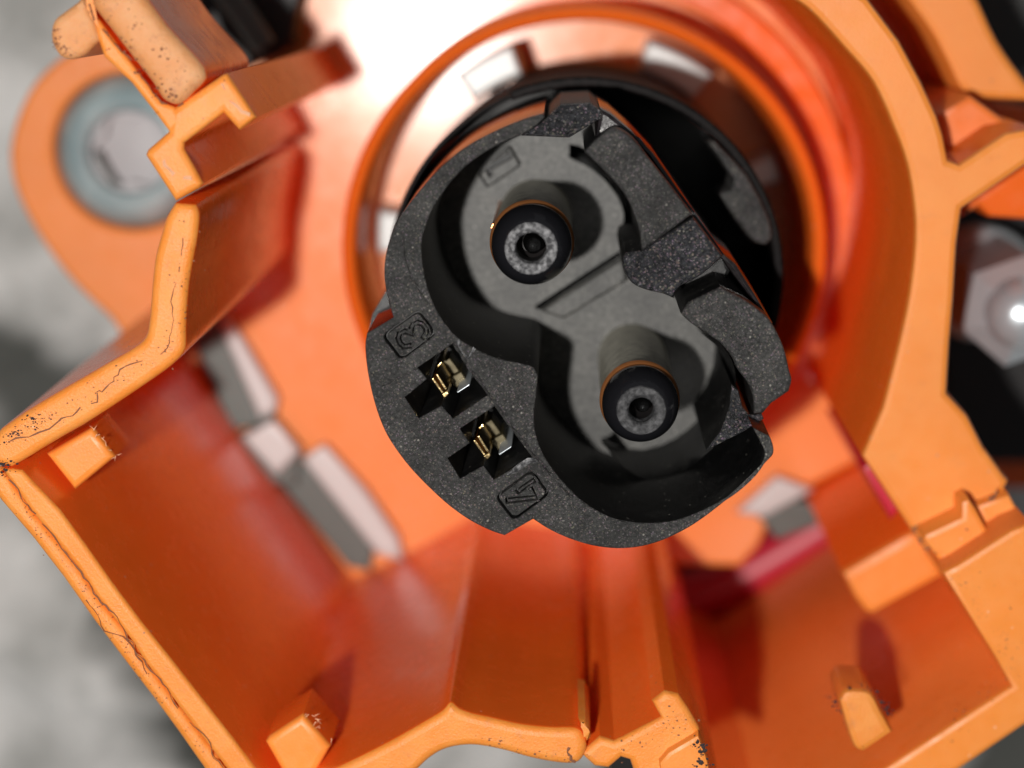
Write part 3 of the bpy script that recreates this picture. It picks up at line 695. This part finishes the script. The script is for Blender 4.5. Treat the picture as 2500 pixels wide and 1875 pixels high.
# pins ------------------------------------------------------------------------------
m, nt_, b_ = material('tip_ring_dark', (.04, .04, .042), .5); TIPD = m
cc = mix(nt_, ramp(nt_, noise(nt_, 30, 6, .7), [(.42, 0), (.72, 1)]), (.022, .022, .024), (.13, .13, .135)); nt_.links.new(cc, b_.inputs['Base Color'])
bump(nt_, b_, noise(nt_, 40, 5, .7), .7, .02)
def pin(cx, cy, crop, r_tip, seam, hole_r, label, hf):
    c = P(crop, cx, cy, 0)
    p = bpy.data.objects.new('contact_pin', None); C.objects.link(p); p.parent = I
    p.location = (0, 0, 0); p.matrix_parent_inverse = I.matrix_world.inverted(); bpy.context.view_layer.update()
    r = r_tip
    lathe('shaft', c, [(r*.97, ZB-.05), (r*.985, -.37)], PINM, p, 96, close=False)
    lathe('copper_edge', c, [(r*.985, -.37), (r*1.02, -.36), (r*1.022, -.335), (r*.955, -.305)], COPPER, p, 96, close=False)
    prof = [(r*.95, -.33), (r*.955, -.29), (r*.965, -.24), (r*.96, -.18), (r*.91, -.13), (r*.82, -.065), (r*.70, -.022), (r*.62, 0), (r*.60, -.03)]
    lathe('insulating_tip', c, prof, GLOSS, p, 96, close=False)
    lathe('end_ring', c, [(r*.63, -.004), (r*.60, .010), (r*.42, .010), (r*hole_r, -.01), (r*hole_r*.96, -.12)], TIPR if seam else TIPD, p, 64, ang=60, close=False)
    lathe('end_hole', c, [(r*hole_r*.99, -.02), (r*hole_r*.97, -.30), (r*hole_r*.7, -.34), (.0001, -.34)], MATT, p, 48, ang=30)
    lathe('glint_bead', c+Vector((.012, .010)), [(r*hole_r*.7, -.26), (r*hole_r*.62, -.14), (r*hole_r*.42, -.07), (r*hole_r*.2, -.045), (.0001, -.038)], BEAD, p, 32, ang=80)  # dome added to catch the flash as a glint in the hole
    if seam:
        prism('shaft_seam', T('e3', [(540,610),(575,560),(568,740),(515,860)], -.9) and [c+Vector((-r*.965, r*.40)), c+Vector((-r*1.0, r*.30)), c+Vector((-r*.93, r*.28)), c+Vector((-r*.90, r*.40))], ZB, -.42, COPPER, p, b=0)
    return p
ppx = 13.3/F
p1 = pin(898, 858, 'c1', 207/2.011*13.3/F, True, .37, '', 0)
p2 = pin(1440, 808, 'c2', 199/2.011*13.3/F, False, .32, '', 0)
p1['label'] = 'pin with paler end ring and seamed shaft'

# gold contacts in the T-shaped holes
def contact(dx, dy):
    # dx, dy in crop e1 pixels from the first contact
    g = bpy.data.objects.new('gold_contact', None); C.objects.link(g); g.parent = I
    g.matrix_parent_inverse = I.matrix_world.inverted(); bpy.context.view_layer.update()
    def q(pts, z0, z1, name, mat=GOLD, b=.006):
        return prism(name, T('e1', [(x+dx, y+dy) for x, y in pts], z1), z0, z1, mat, g, b=b)
    q([(845,1025),(875,1010),(1020,1205),(985,1225)], -1, -.22, 'spring_leaf')
    q([(900,965),(935,955),(1065,1155),(1040,1180),(1015,1165)], -1, -.22, 'spring_leaf')
    q([(985,1225),(1070,1165),(1085,1225),(1020,1295)], -1, -.26, 'spring_leaf')
    q([(985,800),(1090,740),(1240,940),(1130,1010)], -1, -.72, 'box_wall', BRASS)
    q([(1060,1030),(1245,930),(1320,1040),(1180,1150)], -1, -.62, 'box_wall', BRASS)
    q([(1190,1200),(1365,1090),(1368,1102),(1205,1216)], -1, -.30, 'box_edge', STEEL)
    q([(915,850),(985,790),(1000,815),(940,870)], -1, -.36, 'box_edge')
    q([(830,1310),(905,1260),(908,1272),(840,1318)], -1, -.55, 'box_edge')
contact(0, 0)
contact((1050-900)*5.53+(600/5.72-845/5.53)*5.53, (1000-740)*5.53+(440/5.72-1025/5.53)*5.53)
for hh in (h3, h4):
    prism('contact_bay_floor', shrink(hh, 1.12), -1.6, -1.2, BLKW, I, b=0)

# shield fingers between sleeve and insert
for (a, w_, z) in ((118, 17, -3.9), (62, 20, -4.5), (178, 12, -4.5), (20, 8, -4.6)):
    a0, a1 = math.radians(a-w_/2), math.radians(a+w_/2)
    arcp = circle(TC, ri-.10, 12, a0, a1)+list(reversed(circle(TC, ri-.36, 12, a0, a1)))
    prism('shield_finger', arcp, ZF, z, PALE, I, b=.04)
